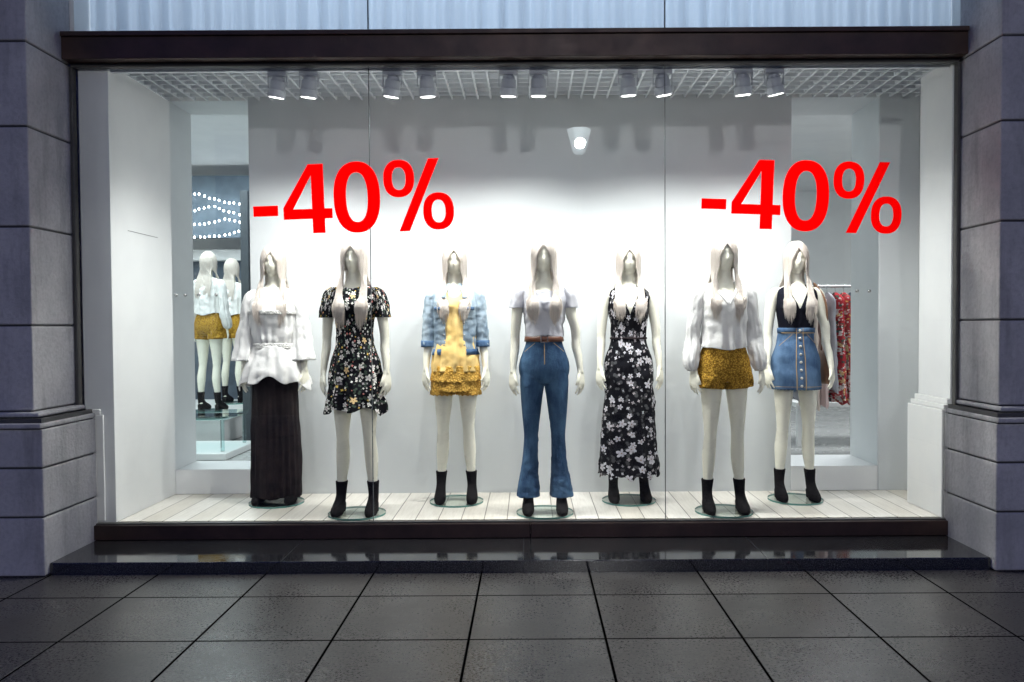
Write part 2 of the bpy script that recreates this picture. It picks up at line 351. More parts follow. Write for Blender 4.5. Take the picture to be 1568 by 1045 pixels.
# hair: centre-parted wig, locks hugging the skull then falling over the shoulders
def hair(seed,L=1.25):
    r=random.Random(seed); mb=MB()
    def push(p,off):
        loc,nor,_,_=BV.find_nearest(p)
        return loc+nor*off if (p-loc).dot(nor)<off else p
    for s in(-1,1):
        for k in range(250):
            u=(k+r.random())/250; lay=r.uniform(0,.006)
            phi=math.radians(35+145*u); yp=-.088+.155*u
            P=[]; c=Vector((0,-.004,1.672)); rx,ry,rz=.079+lay,.101+lay,.118+lay
            root=Vector((s*.02,yp/ry,0)); root.z=math.sqrt(max(.04,1-root.x**2-root.y**2)); root.normalize()
            hang=Vector((s*math.sin(phi),-math.cos(phi),-.12)).normalized()
            for i in range(6):
                t=i/5; d=(root*(1-t)+hang*t).normalized()
                P.append(c+Vector((d.x*rx,d.y*ry,d.z*rz)))
            e=P[-1]; P.append(Vector((e.x,e.y*.88,1.60)))
            if phi<math.radians(118):
                tx=r.uniform(.035,.112) if u>.08 else r.uniform(.03,.07); v=r.uniform(-.007,.007); q=min(1,u*1.6)
                el=L+r.uniform(-.045,.055)+.05*abs(tx-.07)/.04
                P+=[Vector((s*(.058+.022*q+tx*.08),-.058+.030*q+v,1.535)),Vector((s*(.046+.014*q+tx*.35),-.070+v,1.47)),Vector((s*(.036+tx*.60),-.100+v,1.40)),Vector((s*(tx+.006),-.126+v,max(1.34,el+.03))),Vector((s*(tx*.92+.004),-.125+v,el))]
            else:
                tx=r.uniform(0,.10); P+=[Vector((s*tx*.8,.075,1.52)),Vector((s*tx,.098,1.44)),Vector((s*tx,.115,1.36)),Vector((s*tx,.118,1.28+r.uniform(-.03,.04)))]
            Q,_=smoothchain(P,[1]*len(P),steps=3); Q=[push(q,.006 if q.z>1.56 else .021) for q in Q]; m=len(Q)
            mb.add(*chain(Q,[.0046*min(1,.6+i*.1)*(1 if i<m-7 else (m-i)/8) for i in range(m)],5))
    cv,cf=sphere((0,-.004,1.672),(.0775,.099,.116),48,36)
    mb.add(cv,[q for q in cf if all((cv[i].y>-.045 or cv[i].z>1.750-.30*abs(cv[i].x)) and cv[i].z>1.625 for i in q)])
    return mb.mesh('platinum_hair')
H=[hair(3),hair(11,1.225),hair(23,1.265)]
for h in H: h.materials.append(M_hair); h.polygons.foreach_set('use_smooth',[True]*len(h.polygons))
dm=MB(); V,f,u=tube([(0,0,0,.19,.19),(.012,0,0,.19,.19)],.012,0,64,1); dm.add(V,f,None,1); dm.add(V,[tuple(range(64))],None,0)
disc_m=dm.mesh('glass_base'); disc_m.materials.append(M_disc); disc_m.materials.append(M_rim)

def mannequin(X,Y,z0,bm_,h,rz=0,boots=True,name='mannequin'):
    e=empty(name,(X,Y,z0),rz); e.scale=(1.0,1.0,1.012)
    mkobj('glass_base',disc_m,[],e); mkobj('body',bm_,[],e,loc=(0,0,.012)); mkobj('hair',H[h],[],e,loc=(0,0,.012)); mkobj('boots',boot_m,[],e,loc=(0,0,.012))
    return e
def az(th):
    a=math.degrees(th)+90
    while a>180:a-=360
    while a<-180:a+=360
    return a
def sm(x): x=max(0,min(1,x)); return x*x*(3-2*x)
def crew(dip=.02,top=1.487): return lambda th: top-dip*(1-sm(abs(az(th))/50))
def vneck(vz,wid=42,top=1.492,sleeveless=False,arm=1.39):
    def F(th):
        a=abs(az(th)); z=vz+(top-vz)*min(1,a/wid)**.9
        if sleeveless and 58<a<128: z=min(z,arm+(top-arm)*(1-math.sin(pi*(a-58)/70))**1.2)
        return z
    return F
def folds(amp,k,seed=0,t0=0,w=.004,nf=9.,pw=1.):
    r=random.Random(seed); p1=r.uniform(0,6);p2=r.uniform(0,6);k2=k+r.choice((3,4,5))
    def F(th,t,z):
        a=amp*max(0,(t-t0)/(1-t0))**pw
        d=a*(.65*math.sin(k*th+p1+.8*math.sin(3*t+p2))+.35*math.sin(k2*th+p2-1.1*t))
        q=Vector((math.cos(th)*1.4,math.sin(th)*1.4,z*nf+seed))
        return d+w*(noise.noise(q)*2+noise.noise(q*2.3+Vector((5,3,1)))*1.2)
    return F
def loose(o,oy=None): return [(z,cx,cy,rx+o,ry+(oy if oy is not None else o)) for z,cx,cy,rx,ry in TK]
def G(e,name,m,*a,solid=True,**k):
    mb=MB(); parts=a
    for p in parts: mb.add(*p)
    o=mb.obj(name,m,e,True,loc=(0,0,.012))
    if solid:
        s=o.modifiers.new('thick','SOLIDIFY'); s.thickness=.0025; s.offset=-1
    return o
def sleeve(s,w,zb,o=.008,flare=0,fold=None,ztop=1.478,top=.0):
    ks=[(z,cx,cy,rx+o+flare*max(0,(1.42-z)/(1.42-zb))**1.3,ry+o+flare*max(0,(1.42-z)/(1.42-zb))**1.3) for z,cx,cy,rx,ry in armk(s,w)]
    return tube(ks,ztop,zb,40,40,fold)
def pushmesh(me,off):
    for v in me.vertices:
        v.co=pushout(v.co.copy(),BV,off)
    me.update()
def line(ks,a0,a1,z0,z1,w=.0025,n=14):
    F=K(ks); V=[];f=[]
    for i in range(n+1):
        t=i/n; a=math.radians(a0+(a1-a0)*t-90); z=z0+(z1-z0)*t; cx,cy,rx,ry=F(z)
        da=w/ .13 if abs(z1-z0)>abs(a1-a0)*.0022 else 0; dz=0 if da else w
        V.append((cx+rx*math.cos(a-da),cy+ry*math.sin(a-da),z-dz)); V.append((cx+rx*math.cos(a+da),cy+ry*math.sin(a+da),z+dz))
    for i in range(n): f.append((2*i,2*i+1,2*i+3,2*i+2))
    return V,f
FLOOR=.166
FR,BK=5.40,5.76
# --- 1: white peasant blouse, dark maxi skirt
def blouse_peasant(e,w):
    ks=[(1.05,0,0,.146,.112),(1.10,0,0,.144,.110),(1.2,0,0,.160,.122),(1.34,0,-.008,.164,.132),(1.41,0,-.004,.159,.112),(1.45,0,0,.146,.090),(1.475,0,.003,.118,.076),(1.492,0,.004,.084,.066)]
    G(e,'blouse',M_blouse,tube(ks,vneck(1.38,28),1.085,130,60,folds(.010,19,3,.1,.005),bvh=BV,off=.012))
    pk=[(.77,0,0,.250,.185),(.84,0,0,.238,.178),(.95,0,0,.202,.156),(1.04,0,0,.165,.128),(1.095,0,0,.148,.114)]
    G(e,'peplum',M_blouse,tube(pk,1.092,lambda th:.865-.070*abs(math.cos(th))**2+.020*math.sin(7*th),200,34,folds(.019,13,5,.0,.005,pw=.8),bvh=BV,off=.018))
    G(e,'lace_waistband',M_wlace,tube([(1.07,0,0,.156,.121),(1.11,0,0,.155,.120)],1.11,1.068,80,4,None,bvh=BV,off=.022))
    G(e,'lace_yoke',M_wlace,tube([(z,cx,cy,rx+.009,ry+.009) for z,cx,cy,rx,ry in ks],1.335,1.305,110,3,folds(.003,17,3,.1,.003),bvh=BV,off=.016))
    G(e,'sleeves',M_blouse,*[sleeve(s,w,.99,.010,.046,folds(.015,8,6+s,.1,.006)) for s in(1,-1)])
e=mannequin(-1.795,BK,FLOOR,B2,0,.05)
blouse_peasant(e,.205)
G(e,'maxi_skirt',M_maxi,tube([(.02,0,0,.175,.150),(.4,0,0,.168,.145),(.8,0,0,.158,.130),(.90,0,.0,.150,.118),(.98,0,0,.135,.10)],.97,lambda th:.045+.008*math.sin(5*th),240,60,folds(.011,23,8,.1,.006,3.,pw=.7),bvh=BV,off=.006))
# --- 2: floral tee dress
e=mannequin(-1.150,FR,FLOOR,B2,1,-.04)
ks=loose(.010)[5:]+[(.55,0,0,.205,.175),(.67,0,0,.196,.165),(.80,0,0,.178,.150),(.93,0,.004,.168,.130),(1.04,0,0,.141,.108)]
G(e,'floral_dress',M_flor1,tube(ks,crew(),lambda th:.655+.035*abs(math.sin(th*1.5+.6))+.018*math.sin(5*th),160,90,folds(.022,9,9,.40,.006),bvh=BV,off=.010))
G(e,'dress_sleeves',M_flor1,*[sleeve(s,.21,1.28,.009,.012,folds(.006,5,2+s)) for s in(1,-1)])
# --- 3: denim jacket, yellow top and crochet skort
e=mannequin(-.520,BK,FLOOR,B2,2,.03)
G(e,'yellow_top',M_yel,tube([(.88,0,0,.172,.145),(1.0,0,0,.160,.136),(1.15,0,0,.140,.120),(1.3,0,0,.142,.123),(1.36,0,-.006,.146,.126),(1.44,0,0,.136,.085),(1.475,0,.003,.113,.075),(1.49,0,.004,.08,.064)],crew(.07),.905,120,60,folds(.012,13,12,.1,.005),bvh=BV,off=.011))
for i,(zt,zb,r0,r1) in enumerate(((.945,.84,.168,.184),(.87,.775,.164,.176))):
    G(e,'crochet_tier',M_lace2,tube([(zb-.02,0,0,r1,.148),(zt,0,0,r0,.138)],zt,lambda th,zb=zb:zb+.008*abs(math.sin(14*th))-.010*abs(math.sin(th)),180,16,folds(.006,9,14+i)))
for s in(1,-1):
    G(e,'shorts_leg',M_lace2,tube([(.71,.090*s,0,.092,.11),(.88,.082*s,0,.086,.10)],.86,lambda th:.738+.008*abs(math.sin(8*th)),70,12,folds(.005,6,17+s)))
jk=[(1.02,0,.004,.160,.134),(1.06,0,.004,.156,.132),(1.15,0,.004,.151,.132),(1.30,0,0,.154,.137),(1.37,0,-.004,.157,.136),(1.43,0,0,.150,.102),(1.47,0,.003,.124,.084),(1.497,0,.005,.080,.067)]
gap=lambda z:math.radians(24 if z<1.35 else 29)
jf=folds(.005,7,21,.1,.004,18.)
G(e,'denim_jacket',M_jacket,tube(jk,1.495,1.03,110,60,jf,th0=lambda z:-pi/2+gap(z),th1=lambda z:1.5*pi-gap(z),bvh=BV,off=.017))
jk2=[(z,a,b,c+.005,d+.005) for z,a,b,c,d in jk]
def jp(a0,a1,z0,z1,n=10,m=6): return tube(jk2,z1,z0,n,m,None,th0=math.radians(a0-90),th1=math.radians(a1-90),bvh=BV,off=.024)
G(e,'jacket_hem_band',M_dskirt,tube(jk2,1.062,1.022,100,2,jf,th0=-pi/2+gap(1),th1=1.5*pi-gap(1),bvh=BV,off=.022))
G(e,'jacket_pockets',M_jacket,jp(34,56,1.27,1.345),jp(-56,-34,1.27,1.345))
jk3=[(z,a,b,c+.010,d+.010) for z,a,b,c,d in jk]
G(e,'pocket_flaps',M_dskirt,*[tube(jk3,1.35,1.328,8,2,None,th0=math.radians(a-90),th1=math.radians(a-66),bvh=BV,off=.028) for a in(33,-57)])
G(e,'jacket_collar',M_jacket,*[tube([(1.40,0,-.006,.148,.130),(1.45,0,0,.133,.108),(1.49,0,.004,.088,.078),(1.515,0,.006,.073,.074)],1.512,1.41,12,8,None,th0=math.radians(a-90),th1=math.radians(a+24-90)) for a in(24,-48)])
bt_=MB()
for s in(1,-1):
    for z in(1.336,1.24,1.16,1.09): bt_.add(*sphere((s*.070,-.135,z),(.006,.004,.006),8,6))
bt_.obj('jacket_buttons',M_steel,e,True,loc=(0,0,.012))
G(e,'jacket_sleeves',M_jacket,*[sleeve(s,.205,1.09,.009,.008,folds(.004,4,25+s,0,.0035,26.)) for s in(1,-1)])
G(e,'jacket_cuffs',M_dskirt,*[tube([(z,cx,cy,rx+.021,ry+.021) for z,cx,cy,rx,ry in armk(s,.205)],1.12,1.075,30,3) for s in(1,-1)])
# --- 4: crop tee and flared jeans
e=mannequin(.100,FR,FLOOR,B1,0,0)
G(e,'crop_tee',M_tee,tube(loose(.012)[4:],lambda th:1.478-.035*(1-sm((abs(az(th))-22)/20)),lambda th:1.150+.006*math.sin(3*th),120,60,folds(.007,9,31,.3,.006,14.),bvh=BV,off=.010))
G(e,'tee_sleeves',M_tee,*[sleeve(s,.22,1.335,.008,.006,folds(.004,5,33+s)) for s in(1,-1)])
jm=MB(); jm.add(*tube([(z,cx,cy,rx+.006,ry+.008) for z,cx,cy,rx,ry in TK],1.15,.845,48,30,cap=True))
for s in(1,-1):
    lk=[(.09,.112*s,.0,.081,.100),(.16,.109*s,.002,.074,.092),(.28,.100*s,.006,.058,.072),(.40,.092*s,.006,.048,.058),(.50,.089*s,.0,.046,.054),(.60,.087*s,0,.053,.062),(.70,.085*s,0,.063,.073),(.80,.081*s,.0,.073,.087),(.92,.076*s,.006,.082,.098)]
    jm.add(*tube(lk,.92,.105,40,70,folds(.003,4,36+s,.0,.003,26.),cap=True))
jeans=remesh(jm,.005,'flared_jeans',1); pushmesh(jeans,.006); mkobj('flared_jeans',jeans,M_jean,e,True,loc=(0,0,.012))
bk=[(z,cx,cy,rx+.018,ry+.018) for z,cx,cy,rx,ry in TK]
G(e,'belt',M_leather,tube(bk,1.150,1.115,64,2))
bb=MB()
for s in(-1,1): bb.box(.0+s*.022-.003,s*.022+.003,-.112,-.106,1.110,1.156); bb.box(-.024,.024,-.112,-.106,1.133+s*.021-.003,1.133+s*.021+.003)
bb.obj('belt_buckle',M_steel,e,False,loc=(0,0,.012))
pk4=[(z,cx,cy,rx+.0125,ry+.0135) for z,cx,cy,rx,ry in TK]
G(e,'jeans_stitching',M_stitch,line(pk4,0,0,1.110,.97),line(pk4,28,62,1.108,1.050),line(pk4,-28,-62,1.108,1.050),solid=False)
# --- 5: floral maxi dress
e=mannequin(.702,BK,FLOOR,B2,2,.0)
ks=loose(.010)[6:]+[(.10,0,0,.206,.18),(.3,0,0,.197,.17),(.6,0,0,.180,.152),(.80,0,0,.170,.142),(.93,0,.004,.168,.130),(1.04,0,0,.143,.108),(1.10,0,0,.124,.096)]
G(e,'floral_maxi_dress',M_flor2,tube(ks,vneck(1.29,34,sleeveless=True,arm=1.42),lambda th:.175+.012*math.sin(9*th)+.008*math.sin(17*th),180,110,folds(.018,11,41,.3,.006),bvh=BV,off=.010))
G(e,'dress_waistband',M_maxi,tube(loose(.018),1.135,1.122,64,2))
# --- 6: white balloon sleeve blouse and mustard shorts
def shorts_mesh():
    sm_=MB(); sm_.add(*tube([(z,cx,cy,rx+.014,ry+.016) for z,cx,cy,rx,ry in TK],1.135,.85,48,30,cap=True))
    for s in(1,-1): sm_.add(*tube([(.80,.098*s,0,.098,.114),(.86,.094*s,.0,.092,.108),(.95,.085*s,.004,.086,.105),(1.05,.06*s,0,.08,.09)],1.03,lambda th:.808+.012*math.cos(th)*s,60,24,folds(.009,8,50+s,.1,.006,14.),cap=True))
    me=remesh(sm_,.0055,'mustard_shorts',1); pushmesh(me,.007); return me
SHM=shorts_mesh()
def shorts(e): mkobj('mustard_shorts',SHM,M_lace,e,True,loc=(0,0,.012))
def blouse_v(e,w):
    ks=[(1.0,0,-.004,.154,.132),(1.09,0,-.004,.150,.132),(1.2,0,0,.145,.126),(1.34,0,-.008,.152,.131),(1.41,0,-.004,.151,.112),(1.45,0,0,.143,.088),(1.475,0,.003,.116,.075),(1.492,0,.004,.082,.064)]
    G(e,'white_blouse',M_blouse,tube(ks,vneck(1.36,34),lambda th:1.085-.045*(1-sm(abs(az(th))/55))+.015*math.sin(3*th),150,70,folds(.013,13,55,.1,.005),bvh=BV,off=.012))
    ks2=[(z,a,b,c+.006,d+.006) for z,a,b,c,d in ks]
    G(e,'blouse_collar',M_blouse,*[tube(ks2,lambda th,s=s:vneck(1.36,34)(th)+.004,lambda th:vneck(1.36,34)(th)-.028,20,4,None,th0=math.radians(min(2*s,46*s)-90),th1=math.radians(max(2*s,46*s)-90)) for s in(1,-1)])
    P=[]
    for s in(1,-1):
        a=[(z,cx+s*o*.2,cy,rx+o,ry+o) for (z,cx,cy,rx,ry),o in zip(armk(s,w),(.006,.026,.027,.023,.017,.014,.012,.010,.009,.009,.009))]
        P.append(tube(a,1.478,.925,60,60,folds(.008,9,60+s,.2,.004)))
    G(e,'blouse_sleeves',M_blouse,*P)
    G(e,'lace_cuffs',M_wlace,*[tube([(z,cx,cy,rx+.009,ry+.009) for z,cx,cy,rx,ry in armk(s,w)],.955,.918,24,3) for s in(1,-1)])
e=mannequin(1.290,FR,FLOOR,B1,2,.0); shorts(e); blouse_v(e,.222)
# --- 7: black tank and denim skirt, shoulder bag
e=mannequin(1.882,BK,FLOOR,B1,0,-.05)
G(e,'black_tank',M_tank,tube(loose(.008)[4:],vneck(1.315,34,sleeveless=True,arm=1.41),1.15,110,60,folds(.002,7,71,0,.003),bvh=BV,off=.009))
dk=[(.74,0,0,.172,.150),(.85,0,0,.172,.145),(.93,0,.004,.172,.132),(.985,0,.004,.166,.128),(1.04,0,.003,.149,.116),(1.10,0,0,.130,.102),(1.16,0,0,.122,.095),(1.2,0,0,.124,.097)]
df=folds(.003,5,73,.3,.003)
G(e,'denim_skirt',M_dskirt,tube(dk,1.192,lambda th:.768+.002*math.sin(40*th),110,50,df,bvh=BV,off=.010))
d2=[(z,a,b,c+.004,d+.004) for z,a,b,c,d in dk]; d3=[(z,a,b,c+.0085,d+.0085) for z,a,b,c,d in dk]
G(e,'skirt_placket',M_dskirt,tube(d2,1.19,.77,6,40,df,th0=math.radians(-98),th1=math.radians(-82)))
G(e,'skirt_waistband',M_dskirt,tube(d2,1.194,1.158,80,2,df))
G(e,'skirt_seams',M_stitch,tube(d3,.792,.789,90,1,df),line(d3,-10,-10,1.19,.77),line(d3,10,10,1.19,.77),line(d3,22,62,1.15,1.07),line(d3,-22,-62,1.15,1.07),line(d3,-60,60,1.160,1.158),solid=False)
bt_=MB(); F=K(dk)
for k in range(8):
    z=1.175-k*.054; bt_.add(*sphere((0,F(z)[1]-F(z)[3]-.012,z),(.010,.006,.010),10,6))
bt_.obj('skirt_buttons',simple('pearl_button',(.6,.58,.52),None,5,.3),e,True,loc=(0,0,.012))
bg=MB(); bg.add(*tube([(.80,.225,.085,.028,.085),(.83,.225,.085,.038,.10),(.95,.225,.085,.036,.098),(1.03,.22,.085,.018,.09)],1.03,.80,24,12,cap=True))
bg.add(*chain(*smoothchain([(.21,.02,1.02),(.215,-.01,1.2),(.19,-.045,1.38),(.13,-.0,1.50),(.15,.05,1.45),(.205,.11,1.25),(.225,.15,1.02)],[.007]*7,8,5),8))
bg.obj('shoulder_bag',M_tan,e,True,loc=(0,0,.012))
# --- added mannequins on the podium, standing in for a mirror reflection, backs turned
for X,Y,b,h in((-3.66,9.35,B2,1),(-3.74,10.30,B1,2)):
    e=mannequin(X,Y,.456,b,h,pi*.93); shorts(e); blouse_v(e,.215)

# ------------------------------------------------------------------ building
B=empty('shop_building')
M_mort=simple('mortar',(.07,.068,.065))
def pillar(x0,x1,bx0,bx1,name,yb):
    mb=MB(); zs=[.931,1.43,2.0,2.575,3.06,3.65,4.25]; g=.0055
    for a,b in zip(zs,zs[1:]): mb.box(x0,x1,4.72,yb,a+g,b-g)
    for a,b in zip([0.0,.34,.62],[.34,.62,.845]): mb.box(bx0,bx1,4.60,yb-.003,a+g,b-g)
    s=1 if x0<0 else -1
    mb.box(bx0,bx1,4.585,yb-.006,.847,.875)
    mb.box(bx0+(0 if s>0 else .03),bx1-(.03 if s>0 else 0),4.63,yb-.009,.877,.900)
    mb.box(bx0+(0 if s>0 else .06),bx1-(.06 if s>0 else 0),4.67,yb-.012,.902,.928)
    mb.obj(name,M_stone,B,False,.008)
    c=MB(); c.box(x0+.012,x1-.012,4.735,yb-.02,.9,4.25); c.box(bx0+.012,bx1-.012,4.615,yb-.02,0,.9); c.obj(name+'_mortar',M_mort,B)
pillar(-5.2,-2.872,-5.2,-2.755,'left_pillar',5.18); pillar(2.718,5.2,2.640,5.2,'right_pillar',5.18)
w=MB(); w.box(-14,-5.22,4.9,5.9,0,6.5); w.box(5.22,14,4.9,5.9,0,6.5); w.box(-5.2,5.2,4.78,5.9,4.26,6.5); w.obj('facade_wall',M_stone,B,False,.01)
w=MB(); w.box(-2.869,2.715,5.07,5.26,3.070,3.228); w.box(-2.865,2.712,5.05,5.10,3.205,3.234); w.obj('lintel_beam',M_brown,B,False,.004)
w=MB(); w.box(-2.815,-.0,5.125,5.23,.072,.164); w.box(.004,2.672,5.125,5.23,.072,.164); w.obj('window_sill',M_brown,B,False,.004)
w=MB(); w.box(-2.86,2.70,5.15,5.20,3.045,3.069); w.box(-2.868,-2.850,5.15,5.20,.17,3.044); w.box(2.696,2.713,5.15,5.20,.17,3.044); w.box(-2.80,2.67,5.15,5.185,.165,.172); w.obj('window_frame',M_mort,B,False,.002)
xs=[-2.85,-.996,.862,2.695]
gl=MB()
for a,b in zip(xs,xs[1:]):
    gl.add([(a+.003,5.165,.173),(b-.003,5.165,.173),(b-.003,5.165,3.045),(a+.003,5.165,3.045)],[(0,1,2,3)])
    gl.add([(a+.003,5.165,3.229),(b-.003,5.165,3.229),(b-.003,5.165,4.25),(a+.003,5.165,4.25)],[(0,1,2,3)])
gl.obj('window_glass',M_glass,B)
w=MB()
for x in xs[1:3]: w.box(x-.0022,x+.0022,5.160,5.170,.173,3.045); w.box(x-.004,x+.004,5.160,5.172,3.229,4.25)
w.obj('glass_joints',simple('silicone_joint',(.10,.12,.12),None,5,.3),B)
# display box
w=MB(); w.box(-2.85,3.0,5.232,6.079,.05,.166); w.obj('display_floor',M_plank,B)
w=MB()
w.box(-2.84,-2.65,5.20,6.47,.167,3.18)
w.box(-2.649,-2.07,6.08,6.47,.167,.352); w.box(-2.649,-2.07,6.08,6.47,3.085,3.18)
w.box(1.955,2.599,6.08,6.60,.167,.352); w.box(1.955,2.599,6.08,6.60,3.085,3.18)
w.box(2.685,2.84,5.20,5.62,.93,3.18); w.box(2.90,3.0,5.20,6.079,.167,3.18); w.box(2.60,3.10,6.083,6.60,.10,3.18)
w.obj('display_walls',M_wall,B,False,.003)
w=MB(); w.box(-2.068,1.953,6.08,6.20,.10,3.18); w.box(2.604,2.899,6.072,6.082,.167,3.18); w.obj('display_back_panel',M_back,B,False,.003)
w=MB(); w.box(2.632,2.86,5.196,5.67,.167,.86); w.box(2.645,2.86,5.198,5.655,.861,.892); w.box(2.665,2.86,5.199,5.64,.893,.929)
w.box(-2.84,-2.715,5.186,5.199,.181,.86); w.box(-2.84,-2.735,5.187,5.199,.861,.895)
w.obj('inner_pilaster_base',M_white,B,False,.004)
w=MB(); w.box(-2.6495,-2.6485,5.42,5.85,2.055,2.058); w.obj('service_hatch_seam',M_dark,B)
w=MB()
for (x,y) in ((-2.62,6.072),(-2.55,6.072),(-2.45,6.072),(-2.32,6.072),(2.44,6.072),(2.53,6.072)):
    w.add(*chain([(x,y-.006,1.655),(x,y+.004,1.655)],[.012,.012],14))
w.obj('glass_fixings',M_steel,B,True)
pn=MB()
for a,b in((-2.648,-2.07),(1.957,2.598)): pn.add([(a,6.0785,.353),(b,6.0785,.353),(b,6.0785,3.084),(a,6.0785,3.084)],[(0,1,2,3)])
pn.obj('inner_glass_panels',glass('inner_glass',(.97,.99,.985)),B)
# ceiling grid
w=MB(); z0,z1=3.085,3.125
k=-2.645
while k<2.89: w.box(k-.006,k+.006,5.27,6.070,z0,z1); k+=.095
k=5.27
while k<6.06: w.box(-2.648,2.898,k-.006,k+.006,z0+.001,z1+.001); k+=.1
w.obj('ceiling_grid',M_grid,B)
w=MB(); w.box(-2.85,3.1,5.27,6.6,3.181,3.225); w.obj('ceiling_slab',simple('plenum_grey',(.28,.30,.33)),B)
w=MB(); w.box(-2.648,2.68,5.225,5.255,3.035,3.065); w.obj('lighting_track',M_grid,B,False,.002)
# upper storey curtain
N=NT('sheer_curtain'); N.base((.66,.74,.82)); N.rough(.9); t=N.n('ShaderNodeBsdfTranslucent'); t.inputs[0].default_value=(.70,.78,.86,1); mx=N.n('ShaderNodeMixShader'); mx.inputs[0].default_value=.55
N.l(N.b.outputs[0],mx.inputs[1]);N.l(t.outputs[0],mx.inputs[2]);N.l(mx.outputs[0],N.out.inputs[0])
V=[];f=[];n=700
for i in range(n+1):
    x=-2.844+5.60*i/n; y=5.36+.020*math.sin(x*38+2.5*math.sin(x*5))+.010*math.sin(x*91)+.01*math.sin(x*17)
    V+=[(x,y,3.23),(x,y,4.25)]
for i in range(n): f.append((2*i,2*i+2,2*i+3,2*i+1))
MB().add(V,f).obj('upper_curtain',N.m,B,True)
w=MB(); w.box(-3.3,3.1,6.7,6.8,3.2,4.255); w.box(-3.2,-2.85,5.19,6.69,3.2,4.255); w.box(2.76,3.1,5.19,6.69,3.23,4.255); w.obj('upper_room',M_wall,B)
# shop interior
w=MB(); w.box(-7,7,6.48,14,.02,.12); w.obj('shop_floor',simple('grey_tiles',(.42,.42,.41),(.36,.36,.36),2,.25),B)
w=MB(); w.box(-7,7,13.5,13.7,.1,3.6); w.box(-7.2,-7,6.4,13.7,.1,3.6); w.box(7,7.2,6.4,13.7,.1,3.6); w.box(-7,-2.86,6.3,6.46,.1,3.6); w.box(3.12,7,6.3,6.46,.1,3.6); w.obj('shop_walls',M_wall,B)
w=MB(); w.box(-7.2,7.2,6.61,13.7,3.6,3.75); w.obj('shop_ceiling',M_wall,B)
w=MB(); w.box(-5.4,-2.4,11.6,11.75,.12,2.35); w.obj('dark_partition',simple('slate_partition',(.10,.13,.17),(.07,.09,.12)),B)
w=MB(); w.box(-3.235,-3.15,9.2,9.4,.12,2.95); w.obj('shop_column',simple('dark_column',(.05,.06,.07)),B)
w=MB(); w.box(-5.4,-3.3,11.4,11.58,2.35,2.50); w.obj('fascia_board',M_white,B)
w=MB(); w.box(-5.6,-2.2,11.0,11.06,2.62,3.45); w.obj('slate_bulkhead',simple('slate_bulkhead_paint',(.10,.14,.18),(.08,.11,.14)),B)
w=MB(); w.box(-4.6,-3.3,8.95,10.9,.40,.455); w.box(-4.5,-3.4,9.05,10.8,.121,.40); w.obj('display_podium',M_white,None,False,.01)
w=MB(); w.box(-3.9,-3.0,8.0,8.7,.50,.54)
for x in(-3.87,-3.05):
    for y in(8.03,8.65): w.box(x,x+.03,y,y+.03,.191,.50)
w.obj('low_table',glass('table_glass',(.8,.9,.9)),None)
w=MB(); w.box(-3.95,-2.95,7.9,8.8,.121,.19); w.obj('white_plinth',M_white,None,False,.01)
# string lights
sl=MB(); wr=MB()
for r_ in range(4):
    pts=[]
    for i in range(30):
        x=-4.9+i*.066; z=2.76+.155*r_-.10*math.sin(pi*(((i+3*r_)%17)/16))-.10*(i/30)+R.uniform(-.008,.008); y=10.9
        pts.append((x,y,z)); sl.add(*sphere((x+R.uniform(-.008,.008),y,z-.015),(.012,.012,.015),6,5))
    wr.add(*chain(pts,[.002]*len(pts),4))
SL=empty('string_lights'); sl.obj('bulbs',emis('bulb_glow',(.9,.96,1),20),SL,True); wr.obj('wire',M_dark,SL)
# clothes rack
CR=empty('clothes_rack',(3.02,8.0,.12))
w=MB()
w.add(*chain([(-.62,0,1.66),(.7,0,1.66)],[.012,.012],12))
for x in(-.6,.68): w.add(*chain([(x,0,0.03),(x,0,1.66)],[.012,.012],12)); w.add(*chain([(x,-.25,.03),(x,.25,.03)],[.014,.014],12))
w.obj('rail',M_steel,CR,True)
cols=[cloth('grey_garment',(.34,.33,.36)),cloth('beige_garment',(.60,.50,.44)),M_red,cloth('rust_garment',(.32,.09,.05)),cloth('slate_blue_garment',(.10,.14,.22)),cloth('pale_pink_garment',(.66,.50,.48)),M_maxi]
for k,(x,c,L) in enumerate(((-.50,3,.75),(-.42,4,.95),(-.35,0,1.05),(-.27,1,1.12),(-.19,5,1.10),(-.10,0,.95),(-.02,2,1.02),(.06,2,1.08),(.14,4,.9),(.22,2,1.05),(.30,3,1.0),(.40,6,1.1),(.50,1,.9))):
    tp=1.60
    kk=[(tp-L,x,0,.045,.27),(tp-L*.5,x,0,.038,.23),(tp-.2,x,0,.030,.20),(tp-.07,x,0,.024,.20),(tp-.02,x,0,.018,.10),(tp,x,0,.010,.03)]
    mb=MB(); mb.add(*tube(kk,tp,lambda th,tp=tp,L=L:tp-L+.02*math.sin(5*th),60,30,folds(.012,9,80+k,.05,.008),cap=False)); o=mb.obj('hanging_garment',cols[c],CR,True)
    MB().add(*chain(*smoothchain([(x,0,1.59),(x,0,1.63),(x,.02,1.66),(x,0,1.682),(x,-.02,1.67)],[.003]*5,6,4),6)).obj('hanger',M_steel,CR,True)
T=empty('side_table',(3.25,8.9,.12)); w=MB(); w.box(-.45,.45,-.35,.35,.42,.47)
for x in(-.43,.38):
    for y in(-.33,.28): w.box(x,x+.05,y,y+.05,0,.42)
w.obj('table_frame',M_white,T,False,.004)
mb=MB()
for k in range(4): mb.box(-.35+k*.2,-.19+k*.2,-.3,.1,.472,.50+.03*k)
mb.obj('folded_clothes',M_maxi,T,False,.012)

